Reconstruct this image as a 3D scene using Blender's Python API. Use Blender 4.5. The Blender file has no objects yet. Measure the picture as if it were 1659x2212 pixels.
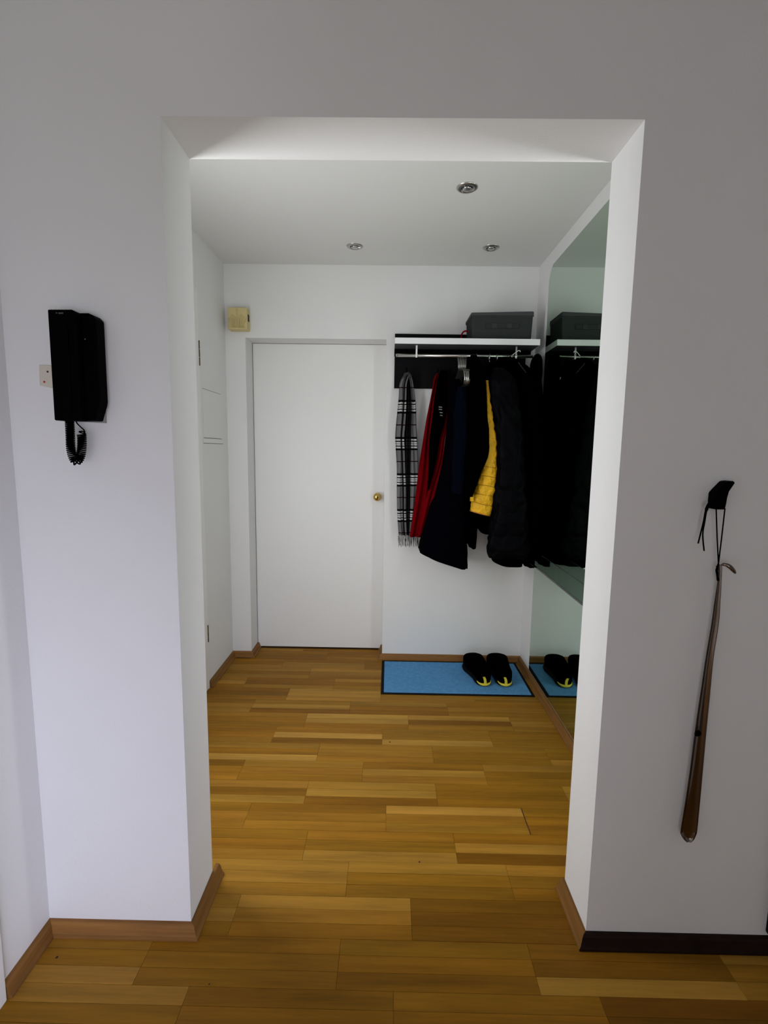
import bpy, bmesh, math, random
from mathutils import Vector, Matrix, noise

# ------------------------------------------------------------------ camera
SC = bpy.context.scene
COL = SC.collection
random.seed(4)
EYE = Vector((0.0, 0.0, 1.3408))
R_ = Vector((0.99983, 0.012073, 0.013904)).normalized()
F_ = Vector((-0.010257, 0.992233, -0.123973)).normalized()
U_ = R_.cross(F_).normalized()
R_ = F_.cross(U_).normalized()
FPX = 1065.95
cam = bpy.data.cameras.new('camera')
cam.sensor_fit = 'VERTICAL'; cam.sensor_height = 36; cam.sensor_width = 27
cam.lens = FPX / 2212 * 36
cam.clip_start = 0.02
camo = bpy.data.objects.new('camera', cam)
camo.matrix_world = Matrix(((R_.x, U_.x, -F_.x, EYE.x), (R_.y, U_.y, -F_.y, EYE.y),
                            (R_.z, U_.z, -F_.z, EYE.z), (0, 0, 0, 1)))
COL.objects.link(camo)
SC.camera = camo

# ------------------------------------------------------------------ world, lights, exposure
w = bpy.data.worlds.new('world'); SC.world = w; w.use_nodes = True
w.node_tree.nodes['Background'].inputs[0].default_value = (0.80, 0.88, 1.0, 1)
w.node_tree.nodes['Background'].inputs[1].default_value = 0.02

def area(name, loc, target, sx, sy, power, col=(1, 1, 1), spread=math.pi):
    l = bpy.data.lights.new(name, 'AREA'); l.shape = 'RECTANGLE'
    l.size = sx; l.size_y = sy; l.energy = power; l.color = col; l.spread = spread
    o = bpy.data.objects.new(name, l); o.location = loc
    o.rotation_euler = (Vector(target) - Vector(loc)).to_track_quat('-Z', 'Y').to_euler()
    COL.objects.link(o); return o

area('daylight_rear_window', (-0.45, -2.05, 1.00), (-0.45, 2, 1.00), 0.90, 1.30, 10.4, (0.95, 0.98, 1.05))
area('added_fill_rear_right', (1.20, -1.80, 0.45), (-0.6, 1.2, 0.45), 0.70, 0.70, 22, (0.93, 0.97, 1.08))  # added fill light low at the rear right, no door there
area('added_fill_low', (0.20, -1.50, 0.55), (-0.75, 1.2, 0.30), 0.60, 0.80, 1.6, (0.86, 0.90, 1.25), 1.0)  # added narrow fill light aimed low at the left front wall
area('added_fill_low_right', (0.90, -1.60, 0.60), (-0.75, 1.2, 0.40), 0.60, 0.80, 1.4, (0.86, 0.90, 1.25), 0.9)  # second added narrow fill, further right, same aim
area('added_hall_fill_left', (-0.985, 1.57, 1.22), (1.0, 1.60, 1.22), 0.32, 1.36, 13.2, (0.97, 0.99, 1.02))  # added hall light, hidden behind the left pier
area('added_hall_fill_right', (0.845, 1.43, 1.20), (-1.0, 1.43, 1.20), 0.09, 1.36, 4.8, (0.97, 0.99, 1.02))  # added hall light, hidden behind the right pier
SC.view_settings.view_transform = 'Standard'
SC.view_settings.look = 'None'
SC.view_settings.gamma = 1
SC.view_settings.use_curve_mapping = False
SC.view_settings.exposure = 0.0

# ------------------------------------------------------------------ measured planes (metres)
YF, YR = 1.2123, 1.3778          # passage wall: near face, far face
XL, XR_ = -0.532, 0.5596         # passage opening sides
ZT = 2.084                       # opening height
XW = -0.9275                     # near room left wall
LX, RX = -0.9999, 0.8601         # hall side walls
YB, YD = 3.0586, 3.2061          # hall back wall, recessed door plane
DL, DR, DZ = -0.8788, -0.0316, 2.0
ZC = 2.4201                      # hall ceiling
ZF = 2.62                        # near room ceiling
XE = 1.50                        # near room right wall
YBK = -2.15

def ray(px, py):
    return F_ + (px - 829.5) / FPX * R_ - (py - 1106) / FPX * U_
def W(px, py, Y):                # point seen at a pixel on the real depth plane y = Y
    d = ray(px, py); return EYE + d * (Y / d.y)

# ------------------------------------------------------------------ materials
MATS = {}
def mat(name, col, rough=0.6, metal=0.0, bump=0.0, bscale=300, spec=0.5, var=0.0, vscale=6, trans=0.0, sheen=0.0):
    if name in MATS: return MATS[name]
    m = bpy.data.materials.new(name); m.use_nodes = True
    nt = m.node_tree; b = nt.nodes['Principled BSDF']
    b.inputs['Base Color'].default_value = (*col, 1)
    b.inputs['Roughness'].default_value = rough
    b.inputs['Metallic'].default_value = metal
    b.inputs['Specular IOR Level'].default_value = spec
    b.inputs['Transmission Weight'].default_value = trans
    if sheen: b.inputs['Sheen Weight'].default_value = sheen
    tc = nt.nodes.new('ShaderNodeTexCoord')
    if bump:
        n = nt.nodes.new('ShaderNodeTexNoise'); n.inputs['Scale'].default_value = bscale; n.inputs['Detail'].default_value = 4
        nt.links.new(tc.outputs['Object'], n.inputs['Vector'])
        bp = nt.nodes.new('ShaderNodeBump'); bp.inputs['Strength'].default_value = bump; bp.inputs['Distance'].default_value = 0.002
        nt.links.new(n.outputs['Fac'], bp.inputs['Height']); nt.links.new(bp.outputs['Normal'], b.inputs['Normal'])
    if var:
        n = nt.nodes.new('ShaderNodeTexNoise'); n.inputs['Scale'].default_value = vscale; n.inputs['Detail'].default_value = 5
        nt.links.new(tc.outputs['Object'], n.inputs['Vector'])
        r = nt.nodes.new('ShaderNodeValToRGB')
        r.color_ramp.elements[0].position = 0.35; r.color_ramp.elements[1].position = 0.68
        r.color_ramp.elements[0].color = (*[c * (1 - var) for c in col], 1)
        r.color_ramp.elements[1].color = (*[min(1, c * (1 + var)) for c in col], 1)
        nt.links.new(n.outputs['Fac'], r.inputs['Fac']); nt.links.new(r.outputs['Color'], b.inputs['Base Color'])
    MATS[name] = m; return m

WALL = mat('white_wall_paint', (0.80, 0.80, 0.79), 0.75, bump=0.25, bscale=140, var=0.012, vscale=3, spec=0.3)
CEIL = mat('white_ceiling_paint', (0.75, 0.75, 0.735), 0.85, bump=0.2, bscale=160, spec=0.2)
DOORM = mat('white_door_lacquer', (0.83, 0.83, 0.81), 0.42, var=0.01, vscale=2)
GAP = mat('dark_gap', (0.02, 0.018, 0.015), 0.9)
BLACKP = mat('black_plastic', (0.0007, 0.0007, 0.0008), 0.6, spec=0.02)
BLACKB = mat('matt_black_board', (0.0055, 0.0055, 0.0065), 0.7, spec=0.08, var=0.1)
CHROME = mat('brushed_chrome', (0.62, 0.61, 0.58), 0.28, 1.0)
BRASS = mat('polished_brass', (0.62, 0.42, 0.13), 0.16, 1.0)
CREAM = mat('aged_cream_plastic', (0.64, 0.53, 0.24), 0.5, var=0.04, vscale=20)
PLATE = mat('cream_plate_plastic', (0.66, 0.60, 0.50), 0.5)
RED = mat('red_plastic', (0.45, 0.01, 0.02), 0.4)
GREYB = mat('charcoal_grey_fabric', (0.040, 0.044, 0.042), 0.9, bump=0.5, bscale=600, spec=0.05)
GREYL = mat('grey_lid_fabric', (0.072, 0.070, 0.078), 0.9, bump=0.5, bscale=600, spec=0.1)
BLK = mat('black_coat_cloth', (0.0003, 0.0003, 0.0004), 0.95, bump=0.2, bscale=250, spec=0.004)
NAVY = mat('dark_navy_cloth', (0.0007, 0.0008, 0.0022), 0.95, bump=0.3, bscale=250, spec=0.01)
NAVY2 = mat('navy_sleeve_cloth', (0.0013, 0.0020, 0.0056), 0.9, bump=0.3, bscale=250, spec=0.01)
PUFF = mat('black_puffer_nylon', (0.0011, 0.0011, 0.0019), 0.5, bump=0.3, bscale=90, spec=0.03)
YEL = mat('mustard_yellow_nylon', (0.74, 0.40, 0.008), 0.55, bump=1.0, bscale=42, spec=0.3, var=0.12, vscale=14)
YEL2 = mat('bright_yellow_rubber', (0.72, 0.60, 0.04), 0.5)
TAN = mat('tan_cuff_binding', (0.42, 0.16, 0.02), 0.7)
for _n in YEL.node_tree.nodes:
    if _n.type == 'BUMP': _n.inputs['Distance'].default_value = 0.012
REDW = mat('deep_red_wool', (0.155, 0.0004, 0.003), 0.95, bump=0.4, bscale=350, spec=0.03, var=0.15, vscale=25)
MATBL = mat('blue_mat_pile', (0.115, 0.32, 0.60), 0.95, bump=1.0, bscale=500, spec=0.05, var=0.10, vscale=60)
RUBB = mat('black_rubber_edge', (0.006, 0.006, 0.008), 0.8, spec=0.1)
WHITEL = mat('white_shelf_edge', (0.85, 0.86, 0.86), 0.45)
SHOE = mat('black_shoe_mesh', (0.0004, 0.0004, 0.0004), 0.95, bump=0.4, bscale=500, spec=0.005)
GREY1 = mat('mid_grey_plastic', (0.22, 0.22, 0.21), 0.5)
LIGHTGL = mat('reflector_glass', (0.55, 0.56, 0.56), 0.12, 0.85)
HORN = mat('polished_steel', (0.17, 0.14, 0.12), 0.16, 1.0)
MIRR = mat('green_tinted_mirror', (0.56, 0.685, 0.575), 0.012, 1.0)
GLASS = mat('green_shelf_glass', (0.42, 0.53, 0.48), 0.01, 0.0, trans=1.0)
GLASS.node_tree.nodes['Principled BSDF'].inputs['IOR'].default_value = 1.5
BRONZE = mat('old_bronze_hinge', (0.12, 0.08, 0.04), 0.5, 0.7)
SHADEWOOD = mat('shade_darkened_wood', (0.012, 0.004, 0.002), 0.6, var=0.3, vscale=30, spec=0.15)  # front right baseboard: the shade on it is put into the base colour

def wood_mat(name, use_obj, col=(0.45, 0.2, 0.045), island=False, axis=0):
    m = bpy.data.materials.new(name); m.use_nodes = True
    nt = m.node_tree; b = nt.nodes['Principled BSDF']; N = nt.nodes.new; L = nt.links.new
    tc = N('ShaderNodeTexCoord'); geo = N('ShaderNodeNewGeometry')
    oi = N('ShaderNodeObjectInfo')
    mp = N('ShaderNodeMapping')
    sc = [26, 26, 26]; sc[axis] = 1.6
    mp.inputs['Scale'].default_value = sc
    rnd = N('ShaderNodeMath'); rnd.operation = 'MULTIPLY'; rnd.inputs[1].default_value = 37
    L((geo.outputs['Random Per Island'] if island else oi.outputs['Random']), rnd.inputs[0])
    va = N('ShaderNodeVectorMath'); va.operation = 'ADD'
    L(tc.outputs['Object'], mp.inputs['Vector']); L(mp.outputs['Vector'], va.inputs[0]); L(rnd.outputs[0], va.inputs[1])
    n1 = N('ShaderNodeTexNoise'); n1.inputs['Scale'].default_value = 1.0; n1.inputs['Detail'].default_value = 5; n1.inputs['Roughness'].default_value = 0.6
    L(va.outputs[0], n1.inputs['Vector'])
    n2 = N('ShaderNodeTexNoise'); n2.inputs['Scale'].default_value = 7; n2.inputs['Detail'].default_value = 3
    L(va.outputs[0], n2.inputs['Vector'])
    mx = N('ShaderNodeMath'); mx.operation = 'MULTIPLY_ADD'; mx.inputs[1].default_value = 0.35
    L(n2.outputs['Fac'], mx.inputs[0]); L(n1.outputs['Fac'], mx.inputs[2])
    rp = N('ShaderNodeMapRange'); rp.inputs['From Min'].default_value = 0.40; rp.inputs['From Max'].default_value = 0.95
    rp.inputs['To Min'].default_value = 0.66; rp.inputs['To Max'].default_value = 1.30
    L(mx.outputs[0], rp.inputs['Value'])
    base = N('ShaderNodeVectorMath'); base.operation = 'SCALE'
    if use_obj: L(oi.outputs['Color'], base.inputs[0])
    elif island:
        cr = N('ShaderNodeValToRGB'); cr.color_ramp.elements[0].color = (col[0] * .62, col[1] * .55, col[2] * .45, 1)
        cr.color_ramp.elements[1].color = (col[0] * 1.2, col[1] * 1.28, col[2] * 1.4, 1)
        L(geo.outputs['Random Per Island'], cr.inputs['Fac']); L(cr.outputs['Color'], base.inputs[0])
    else: base.inputs[0].default_value = col
    L(rp.outputs[0], base.inputs['Scale']); L(base.outputs[0], b.inputs['Base Color'])
    b.inputs['Roughness'].default_value = 0.48; b.inputs['Specular IOR Level'].default_value = 0.12
    bp = N('ShaderNodeBump'); bp.inputs['Strength'].default_value = 0.12; bp.inputs['Distance'].default_value = 0.001
    L(n2.outputs['Fac'], bp.inputs['Height']); L(bp.outputs['Normal'], b.inputs['Normal'])
    return m
PLANK = wood_mat('amber_parquet_strip', True)
PLANKI = wood_mat('amber_parquet_far', False, (0.40, 0.19, 0.035), island=True)
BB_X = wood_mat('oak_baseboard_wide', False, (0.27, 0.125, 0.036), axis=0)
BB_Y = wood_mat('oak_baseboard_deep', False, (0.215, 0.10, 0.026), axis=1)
GROUT = mat('dark_floor_joint', (0.10, 0.045, 0.008), 0.8)

def plaid_mat(us):
    m = bpy.data.materials.new('black_white_grey_plaid_wool'); m.use_nodes = True
    nt = m.node_tree; b = nt.nodes['Principled BSDF']; N = nt.nodes.new; L = nt.links.new
    b.inputs['Roughness'].default_value = 0.95; b.inputs['Specular IOR Level'].default_value = 0.05
    uv = N('ShaderNodeUVMap'); sp = N('ShaderNodeSeparateXYZ'); L(uv.outputs[0], sp.inputs[0])
    def ramp(stops):
        r = N('ShaderNodeValToRGB'); r.color_ramp.interpolation = 'CONSTANT'
        e = r.color_ramp.elements
        e[0].position, e[0].color = stops[0][0], (*stops[0][1], 1)
        e[1].position, e[1].color = stops[1][0], (*stops[1][1], 1)
        for p, c in stops[2:]:
            k = e.new(p); k.color = (*c, 1)
        return r
    G, B, Wh, M = (0.15,) * 3, (0.003,) * 3, (0.50,) * 3, (0.26,) * 3
    fr = N('ShaderNodeMath'); fr.operation = 'FRACT'; L(sp.outputs['Y'], fr.inputs[0])
    rv = ramp([(0, B), (.055, Wh), (.105, B), (.135, Wh), (.17, M), (.20, Wh), (.235, B), (.265, Wh), (.31, B), (.365, G),
               (.66, (.02, .001, .003)), (.685, G)])
    L(fr.outputs[0], rv.inputs['Fac'])
    ru = ramp([(a, (b,) * 3) for a, b in us])
    L(sp.outputs['X'], ru.inputs['Fac'])
    mx = N('ShaderNodeMix'); mx.data_type = 'RGBA'; mx.blend_type = 'MULTIPLY'; mx.inputs[0].default_value = 1
    L(rv.outputs['Color'], mx.inputs[6]); L(ru.outputs['Color'], mx.inputs[7]); L(mx.outputs[2], b.inputs['Base Color'])
    return m
PLAID = plaid_mat(((0, .8), (.10, 1.0), (.60, .05), (.78, .95)))
PLAIDR = plaid_mat(((0, .03), (.48, .8), (.56, 1.0), (.92, .5)))

# ------------------------------------------------------------------ object helpers
def link(name, me, m=None, parent=None, smooth=False):
    if m is not None:
        for mm in (m if isinstance(m, (list, tuple)) else [m]): me.materials.append(mm)
    if smooth:
        for p in me.polygons: p.use_smooth = True
    o = bpy.data.objects.new(name, me); COL.objects.link(o)
    if parent is not None: o.parent = parent
    return o
def obj(name, bm, m, parent=None, smooth=False, bevel=0, sub=0, seg=2, origin=None):
    me = bpy.data.meshes.new(name)
    if origin is not None: bmesh.ops.translate(bm, verts=bm.verts, vec=-Vector(origin))
    bm.normal_update(); bm.to_mesh(me); bm.free()
    o = link(name, me, m, parent, smooth)
    if origin is not None: o.location = origin
    if bevel:
        b = o.modifiers.new('bevel', 'BEVEL'); b.width = bevel; b.segments = seg; b.limit_method = 'ANGLE'
    if sub:
        s = o.modifiers.new('sub', 'SUBSURF'); s.levels = sub; s.render_levels = sub
    return o
def tag(o, label=None, cat=None, group=None, kind=None):
    if label: o['label'] = label
    if cat: o['category'] = cat
    if group: o['group'] = group
    if kind: o['kind'] = kind
    return o
def thing(name, label, cat, loc=(0, 0, 0), group=None):
    o = bpy.data.objects.new(name, None); o.empty_display_size = 0.05; COL.objects.link(o); o.location = loc
    return tag(o, label, cat, group)
def rel(o, loc):                 # parts are modelled in world coordinates: shift them under their thing
    for c in o.children: c.location = Vector(c.location) - Vector(loc)
def box(bm, x0, x1, y0, y1, z0, z1):
    vs = [bm.verts.new(p) for p in ((x0, y0, z0), (x1, y0, z0), (x1, y1, z0), (x0, y1, z0), (x0, y0, z1), (x1, y0, z1), (x1, y1, z1), (x0, y1, z1))]
    for f in ((3, 2, 1, 0), (4, 5, 6, 7), (0, 1, 5, 4), (1, 2, 6, 5), (2, 3, 7, 6), (3, 0, 4, 7)): bm.faces.new([vs[i] for i in f])
    return bm
def BX(*a): return box(bmesh.new(), *a)
def tube(bm, pts, r, seg=8, cap=True, flat=None):
    pts = [Vector(p) for p in pts]; rs = r if isinstance(r, (list, tuple)) else [r] * len(pts)
    rings = []; prev = None
    for i, p in enumerate(pts):
        t = (pts[min(i + 1, len(pts) - 1)] - pts[max(i - 1, 0)]).normalized()
        if prev is None:
            a = Vector((0, 0, 1)) if abs(t.z) < .9 else Vector((1, 0, 0))
            u = t.cross(a).normalized()
        else: u = (prev - t * prev.dot(t)).normalized()
        prev = u; v = t.cross(u)
        k = flat if flat else 1
        rings.append([bm.verts.new(p + (u * math.cos(2 * math.pi * j / seg) + v * k * math.sin(2 * math.pi * j / seg)) * rs[i]) for j in range(seg)])
    for a, b in zip(rings, rings[1:]):
        for j in range(seg): bm.faces.new((a[j], a[(j + 1) % seg], b[(j + 1) % seg], b[j]))
    if cap: bm.faces.new(rings[0][::-1]); bm.faces.new(rings[-1])
    return bm
def lathe(bm, prof, c, axis='z', seg=24):
    c = Vector(c); rings = []
    for r, h in prof:
        ring = []
        for j in range(seg):
            a = 2 * math.pi * j / seg; x, y = r * math.cos(a), r * math.sin(a)
            p = {'z': (x, y, h), 'y': (x, h, y), 'x': (h, x, y)}[axis]
            ring.append(bm.verts.new(c + Vector(p)))
        rings.append(ring)
    for a, b in zip(rings, rings[1:]):
        for j in range(seg): bm.faces.new((a[j], a[(j + 1) % seg], b[(j + 1) % seg], b[j]))
    bm.faces.new(rings[0][::-1]); bm.faces.new(rings[-1])
    bmesh.ops.recalc_face_normals(bm, faces=bm.faces)
    return bm
def prism_y(bm, pts, y0, y1):    # polygon in xz, extruded along y
    a = [bm.verts.new((x, y0, z)) for x, z in pts]; b = [bm.verts.new((x, y1, z)) for x, z in pts]
    bm.faces.new(a); bm.faces.new(b[::-1]); n = len(pts)
    for i in range(n): bm.faces.new((a[i], b[i], b[(i + 1) % n], a[(i + 1) % n]))
    bmesh.ops.recalc_face_normals(bm, faces=bm.faces); return bm
def catmull(pts, n):
    out = []; P = [pts[0]] + list(pts) + [pts[-1]]
    for i in range(1, len(P) - 2):
        for k in range(n):
            t = k / n
            out.append(tuple(0.5 * ((2 * b) + (-a + c) * t + (2 * a - 5 * b + 4 * c - d) * t * t + (-a + 3 * b - 3 * c + d) * t ** 3)
                             for a, b, c, d in zip(P[i - 1], P[i], P[i + 1], P[i + 2])))
    out.append(tuple(pts[-1])); return out

def loft(bm, secs, seg=40, n=6, wr=0.006, wf=9, tilt=0.0, quilt=None, exp=2.6, seed=0, flute=0.0, flutes=7):
    """secs: (z, cx, cy, hx, hy) from top to bottom; closed cloth body with wrinkles and vertical folds."""
    S = catmull(secs, n); rings = []; T = len(S) - 1
    for i, (z, cx, cy, hx, hy) in enumerate(S):
        ring = []; t = i / T
        for j in range(seg):
            a = 2 * math.pi * j / seg; c, s = math.cos(a), math.sin(a)
            ux = math.copysign(abs(c) ** (2 / exp), c); uy = math.copysign(abs(s) ** (2 / exp), s)
            k = 1.0
            q = 0.0
            if quilt:
                ph = ((z - secs[-1][0]) / quilt[0]) % 1.0
                q = quilt[1] * (math.sqrt(max(0, math.sin(math.pi * ph))) - .8)
            fl = flute * t * math.sin(flutes * a + seed + 2 * math.sin(t * 2 + seed))
            nz = wr * noise.noise(Vector((c * 1.7 + seed * 3.1, s * 1.7, z * wf)))
            nz += wr * .5 * noise.noise(Vector((c * 5 + seed, s * 5, z * wf * 2.4)))
            dd = q + fl + nz
            x = cx + ux * (hx + dd); y = cy + uy * (hy + dd)
            ring.append(bm.verts.new((x, y, z - tilt * t * t * (x - cx))))
        rings.append(ring)
    for a, b in zip(rings, rings[1:]):
        for j in range(seg): bm.faces.new((a[j], b[j], b[(j + 1) % seg], a[(j + 1) % seg]))
    bm.faces.new(rings[0]); bm.faces.new(rings[-1][::-1])
    return bm
def loftpx(Y, hy, rows, yc=None, **k):
    """rows: (pixel y, left, right) read on the real plane y = Y; hy: half depth or list."""
    secs = []
    for i, (py, a, b) in enumerate(rows):
        A, B = W(a, py, Y), W(b, py, Y)
        h = hy[i] if isinstance(hy, (list, tuple)) else hy
        secs.append(((A.z + B.z) / 2, (A.x + B.x) / 2, (yc if yc else Y), abs(B.x - A.x) / 2, h))
    return loft(bmesh.new(), secs, **k)
def ribbon(bm, secs, amp, thick, nx=24, n=5, folds=2.5, vscale=0.216, vshift=0.0, seed=0, tilt=0.0):
    """cloth strip with folds; secs (z, x0, x1, y)"""
    uvl = bm.loops.layers.uv.verify()
    S = catmull(secs, n); F = []; Bk = []
    for i, (z, x0, x1, y) in enumerate(S):
        f = []; b = []
        for j in range(nx + 1):
            u = j / nx
            o = amp * math.sin(folds * 2 * math.pi * u + seed + 1.3 * math.sin(z * 7 + seed)) * min(1, 4 * u + .2, 4 * (1 - u) + .2)
            o += amp * .4 * noise.noise(Vector((u * 4, z * 8, seed)))
            x = x0 + (x1 - x0) * u
            zz = z - tilt * (u - .5)
            f.append(bm.verts.new((x, y + o - thick / 2, zz))); b.append(bm.verts.new((x, y + o + thick / 2, zz)))
        F.append(f); Bk.append(b)
    def face(vs, uvs):
        fc = bm.faces.new(vs)
        for lp, q in zip(fc.loops, uvs): lp[uvl].uv = q
    for i in range(len(S) - 1):
        v0, v1 = (vshift - S[i][0]) / vscale, (vshift - S[i + 1][0]) / vscale
        for j in range(nx):
            u0, u1 = j / nx, (j + 1) / nx
            face((F[i][j], F[i + 1][j], F[i + 1][j + 1], F[i][j + 1]), ((u0, v0), (u0, v1), (u1, v1), (u1, v0)))
            face((Bk[i][j + 1], Bk[i + 1][j + 1], Bk[i + 1][j], Bk[i][j]), ((u1, v0), (u1, v1), (u0, v1), (u0, v0)))
        for j in (0, nx):
            u = j / nx
            face((F[i][j], Bk[i][j], Bk[i + 1][j], F[i + 1][j]), ((u, v0), (u, v0), (u, v1), (u, v1)))
    for i in (0, len(S) - 1):
        v = (vshift - S[i][0]) / vscale
        for j in range(nx):
            face((F[i][j], F[i][j + 1], Bk[i][j + 1], Bk[i][j]), ((j / nx, v),) * 4)
    bmesh.ops.recalc_face_normals(bm, faces=bm.faces)
    return bm
def ribpx(bm, Y, rows, **k):
    secs = []
    for (py, a, b) in rows:
        A, B = W(a, py, Y), W(b, py, Y); secs.append(((A.z + B.z) / 2, A.x, B.x, Y))
    return ribbon(bm, secs, **k)

# ================================================================== THE SETTING
def struct(name, bm, m, **k): return tag(obj(name, bm, m, **k), kind='structure')
# passage wall with its opening
bm = bmesh.new()
box(bm, XW - 0.2, XL, YF, YR, 0, ZF); box(bm, XR_, XE, YF, YR, 0, ZF); box(bm, XL, XR_, YF, YR, ZT, ZF)
bmesh.ops.remove_doubles(bm, verts=bm.verts, dist=1e-5)
struct('wall_front', bm, WALL)
struct('wall_left', BX(XW - 0.2, XW, YBK, YF, 0, ZF), WALL)
struct('wall_right', BX(XE, XE + 0.12, YBK, YR, 0, ZF), WALL)
bm = bmesh.new()                                     # rear wall of the near room with the window hole the daylight comes through
box(bm, XW - 0.2, -0.92, YBK - 0.15, YBK, 0, ZF); box(bm, 0.32, XE + 0.12, YBK - 0.15, YBK, 0, ZF)
box(bm, -0.92, 0.32, YBK - 0.15, YBK, 0, 0.40); box(bm, -0.92, 0.32, YBK - 0.15, YBK, 2.22, ZF)
struct('wall_rear', bm, WALL)
struct('added_shade_wall', BX(0.50, XE, -0.70, -0.60, 0, ZF), WALL)  # unseen wall added to keep light off the right front wall
struct('ceiling', BX(XW - 0.2, XE + 0.12, YBK - 0.15, YR, ZF, ZF + 0.1), CEIL)
struct('wall_hall_left', BX(LX - 0.12, LX, YR, YB, 0, ZC), WALL)
struct('wall_hall_right', BX(RX, RX + 0.12, YR, YB, 0, ZC), WALL)
struct('ceiling_hall', BX(LX - 0.12, RX + 0.12, YR, YD + 0.2, ZC, ZC + 0.1), CEIL)
bm = bmesh.new()
box(bm, LX - 0.12, DL, YB, YD + 0.12, 0, ZC); box(bm, DR, RX + 0.12, YB, YD + 0.12, 0, ZC); box(bm, DL, DR, YB, YD + 0.12, DZ, ZC)
bmesh.ops.remove_doubles(bm, verts=bm.verts, dist=1e-5)
struct('wall_back', bm, WALL)

def frame(name, x0, x1, y0, y1, z0, z1, t=.014):
    bm = bmesh.new()
    box(bm, x0, x1, y0, y0 + t, z0, z1); box(bm, x0, x1, y1 - t, y1, z0, z1)
    box(bm, x0, x1, y0 + t, y1 - t, z0, z0 + t); box(bm, x0, x1, y0 + t, y1 - t, z1 - t, z1)
    return struct(name, bm, DOORM)
frame('added_light_frame_1', LX, LX + .012, YR + .002, 1.748, .53, 2.03)  # made-up frame round the added left hall light
frame('added_light_frame_2', RX - .012, RX, YR + .002, 1.493, .54, 2.02, .006)  # made-up frame round the added right hall light
# ---- floor: every visible parquet strip is a plank
bm = bmesh.new(); box(bm, XW - 0.2, XE + 0.12, YBK - 0.15, YD + 0.12, -0.06, -0.004)
floor = struct('floor', bm, GROUT)
ROW0, RW, SW = 1.075, 0.130, 0.130 / 3
JO = {-1: 0.029, 0: -0.115, 1: 0.082, 2: -0.114, 3: 0.243, 4: 0.006, 5: 0.203, 6: -0.094, 7: 0.212, 8: -0.016,
      9: 0.112, 10: -0.19, 11: -0.03, 12: 0.21, 13: 0.05, 14: -0.14, 15: 0.12, 16: -0.05}
# tones per block (far, middle, near strip) as seen; keys (row, block index from the joint JO)
TN = {(1, -1): (.35, .15, -.1), (1, 0): (-.6, -.65, -.6), (2, -1): (.3, .3, .1), (2, 0): (.25, -.2, -.3), (2, 1): (.2, -.1, -.3),
      (3, -2): (.0, .0, .15), (3, -1): (.05, .0, .4), (3, 0): (-.1, .35, -.75), (4, -1): (-.25, .1, .1), (4, 0): (.55, .15, .15), (4, 1): (-.05, -.05, -.1), (4, -2): (.0, .15, .1),
      (5, -2): (.3, -.35, .35), (5, -1): (.3, .4, -.55), (5, 0): (-.1, -.15, -.2), (6, -2): (-.5, .05, .1), (6, -1): (.2, .15, -.1), (6, 0): (-.2, .35, .15), (6, 1): (.25, -.1, .0),
      (7, -2): (.25, .0, .8), (7, -1): (.15, .15, .1), (7, 0): (.1, .0, -.1), (7, 1): (.0, .0, .3), (8, -2): (.0, .0, .1), (8, -1): (.05, .9, -.55), (8, 0): (.1, .1, .65), (8, 1): (.0, .0, .05),
      (9, -2): (.1, .0, .0), (9, -1): (.75, .6, .0), (9, 0): (.5, -.5, .1), (9, 1): (.1, .4, .1), (10, -1): (.1, .5, -.6), (10, 0): (.2, -.1, -.45), (10, 1): (.0, .2, .0),
      (11, -2): (-.4, -.4, -.1), (11, -1): (.5, .5, .4), (11, 0): (.1, .1, .1), (0, -1): (-.1, .0, -.1), (0, 0): (.0, .0, -.35), (0, 1): (-.4, -.5, .45), (-1, 0): (-.1, -.1, -.1), (-1, 1): (-.85, -.8, -.8), (-1, -1): (-.15, -.2, -.1)}
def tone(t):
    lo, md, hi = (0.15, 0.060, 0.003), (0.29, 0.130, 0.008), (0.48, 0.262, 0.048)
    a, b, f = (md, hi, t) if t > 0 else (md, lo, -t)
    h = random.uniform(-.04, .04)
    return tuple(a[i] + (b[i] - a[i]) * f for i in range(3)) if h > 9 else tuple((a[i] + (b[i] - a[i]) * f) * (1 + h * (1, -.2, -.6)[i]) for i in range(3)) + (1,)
def strip_mesh(l, wd):
    g = 0.0004
    b = BX(g, l - g, g, wd - g, -0.012, 0.0)
    me = bpy.data.meshes.new('plank'); b.to_mesh(me); b.free(); me.materials.append(PLANK); return me
FULL = strip_mesh(0.512, SW)
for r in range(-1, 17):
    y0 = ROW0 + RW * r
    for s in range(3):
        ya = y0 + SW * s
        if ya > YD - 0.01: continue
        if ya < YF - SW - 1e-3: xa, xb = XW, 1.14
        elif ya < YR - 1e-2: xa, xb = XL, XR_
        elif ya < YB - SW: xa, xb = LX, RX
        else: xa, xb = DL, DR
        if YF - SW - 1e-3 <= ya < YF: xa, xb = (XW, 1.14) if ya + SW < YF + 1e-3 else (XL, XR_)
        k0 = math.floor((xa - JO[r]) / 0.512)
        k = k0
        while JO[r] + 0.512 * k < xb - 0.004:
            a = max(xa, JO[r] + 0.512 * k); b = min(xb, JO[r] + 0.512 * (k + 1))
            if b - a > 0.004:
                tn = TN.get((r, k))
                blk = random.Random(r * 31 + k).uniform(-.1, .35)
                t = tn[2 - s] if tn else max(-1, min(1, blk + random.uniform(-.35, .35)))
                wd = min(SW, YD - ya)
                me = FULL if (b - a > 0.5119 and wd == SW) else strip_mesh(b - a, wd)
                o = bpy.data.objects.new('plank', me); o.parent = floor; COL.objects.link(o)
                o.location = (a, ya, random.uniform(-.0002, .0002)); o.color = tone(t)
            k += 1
bm = bmesh.new()                                      # parquet under and behind the camera, out of the photograph
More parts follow.
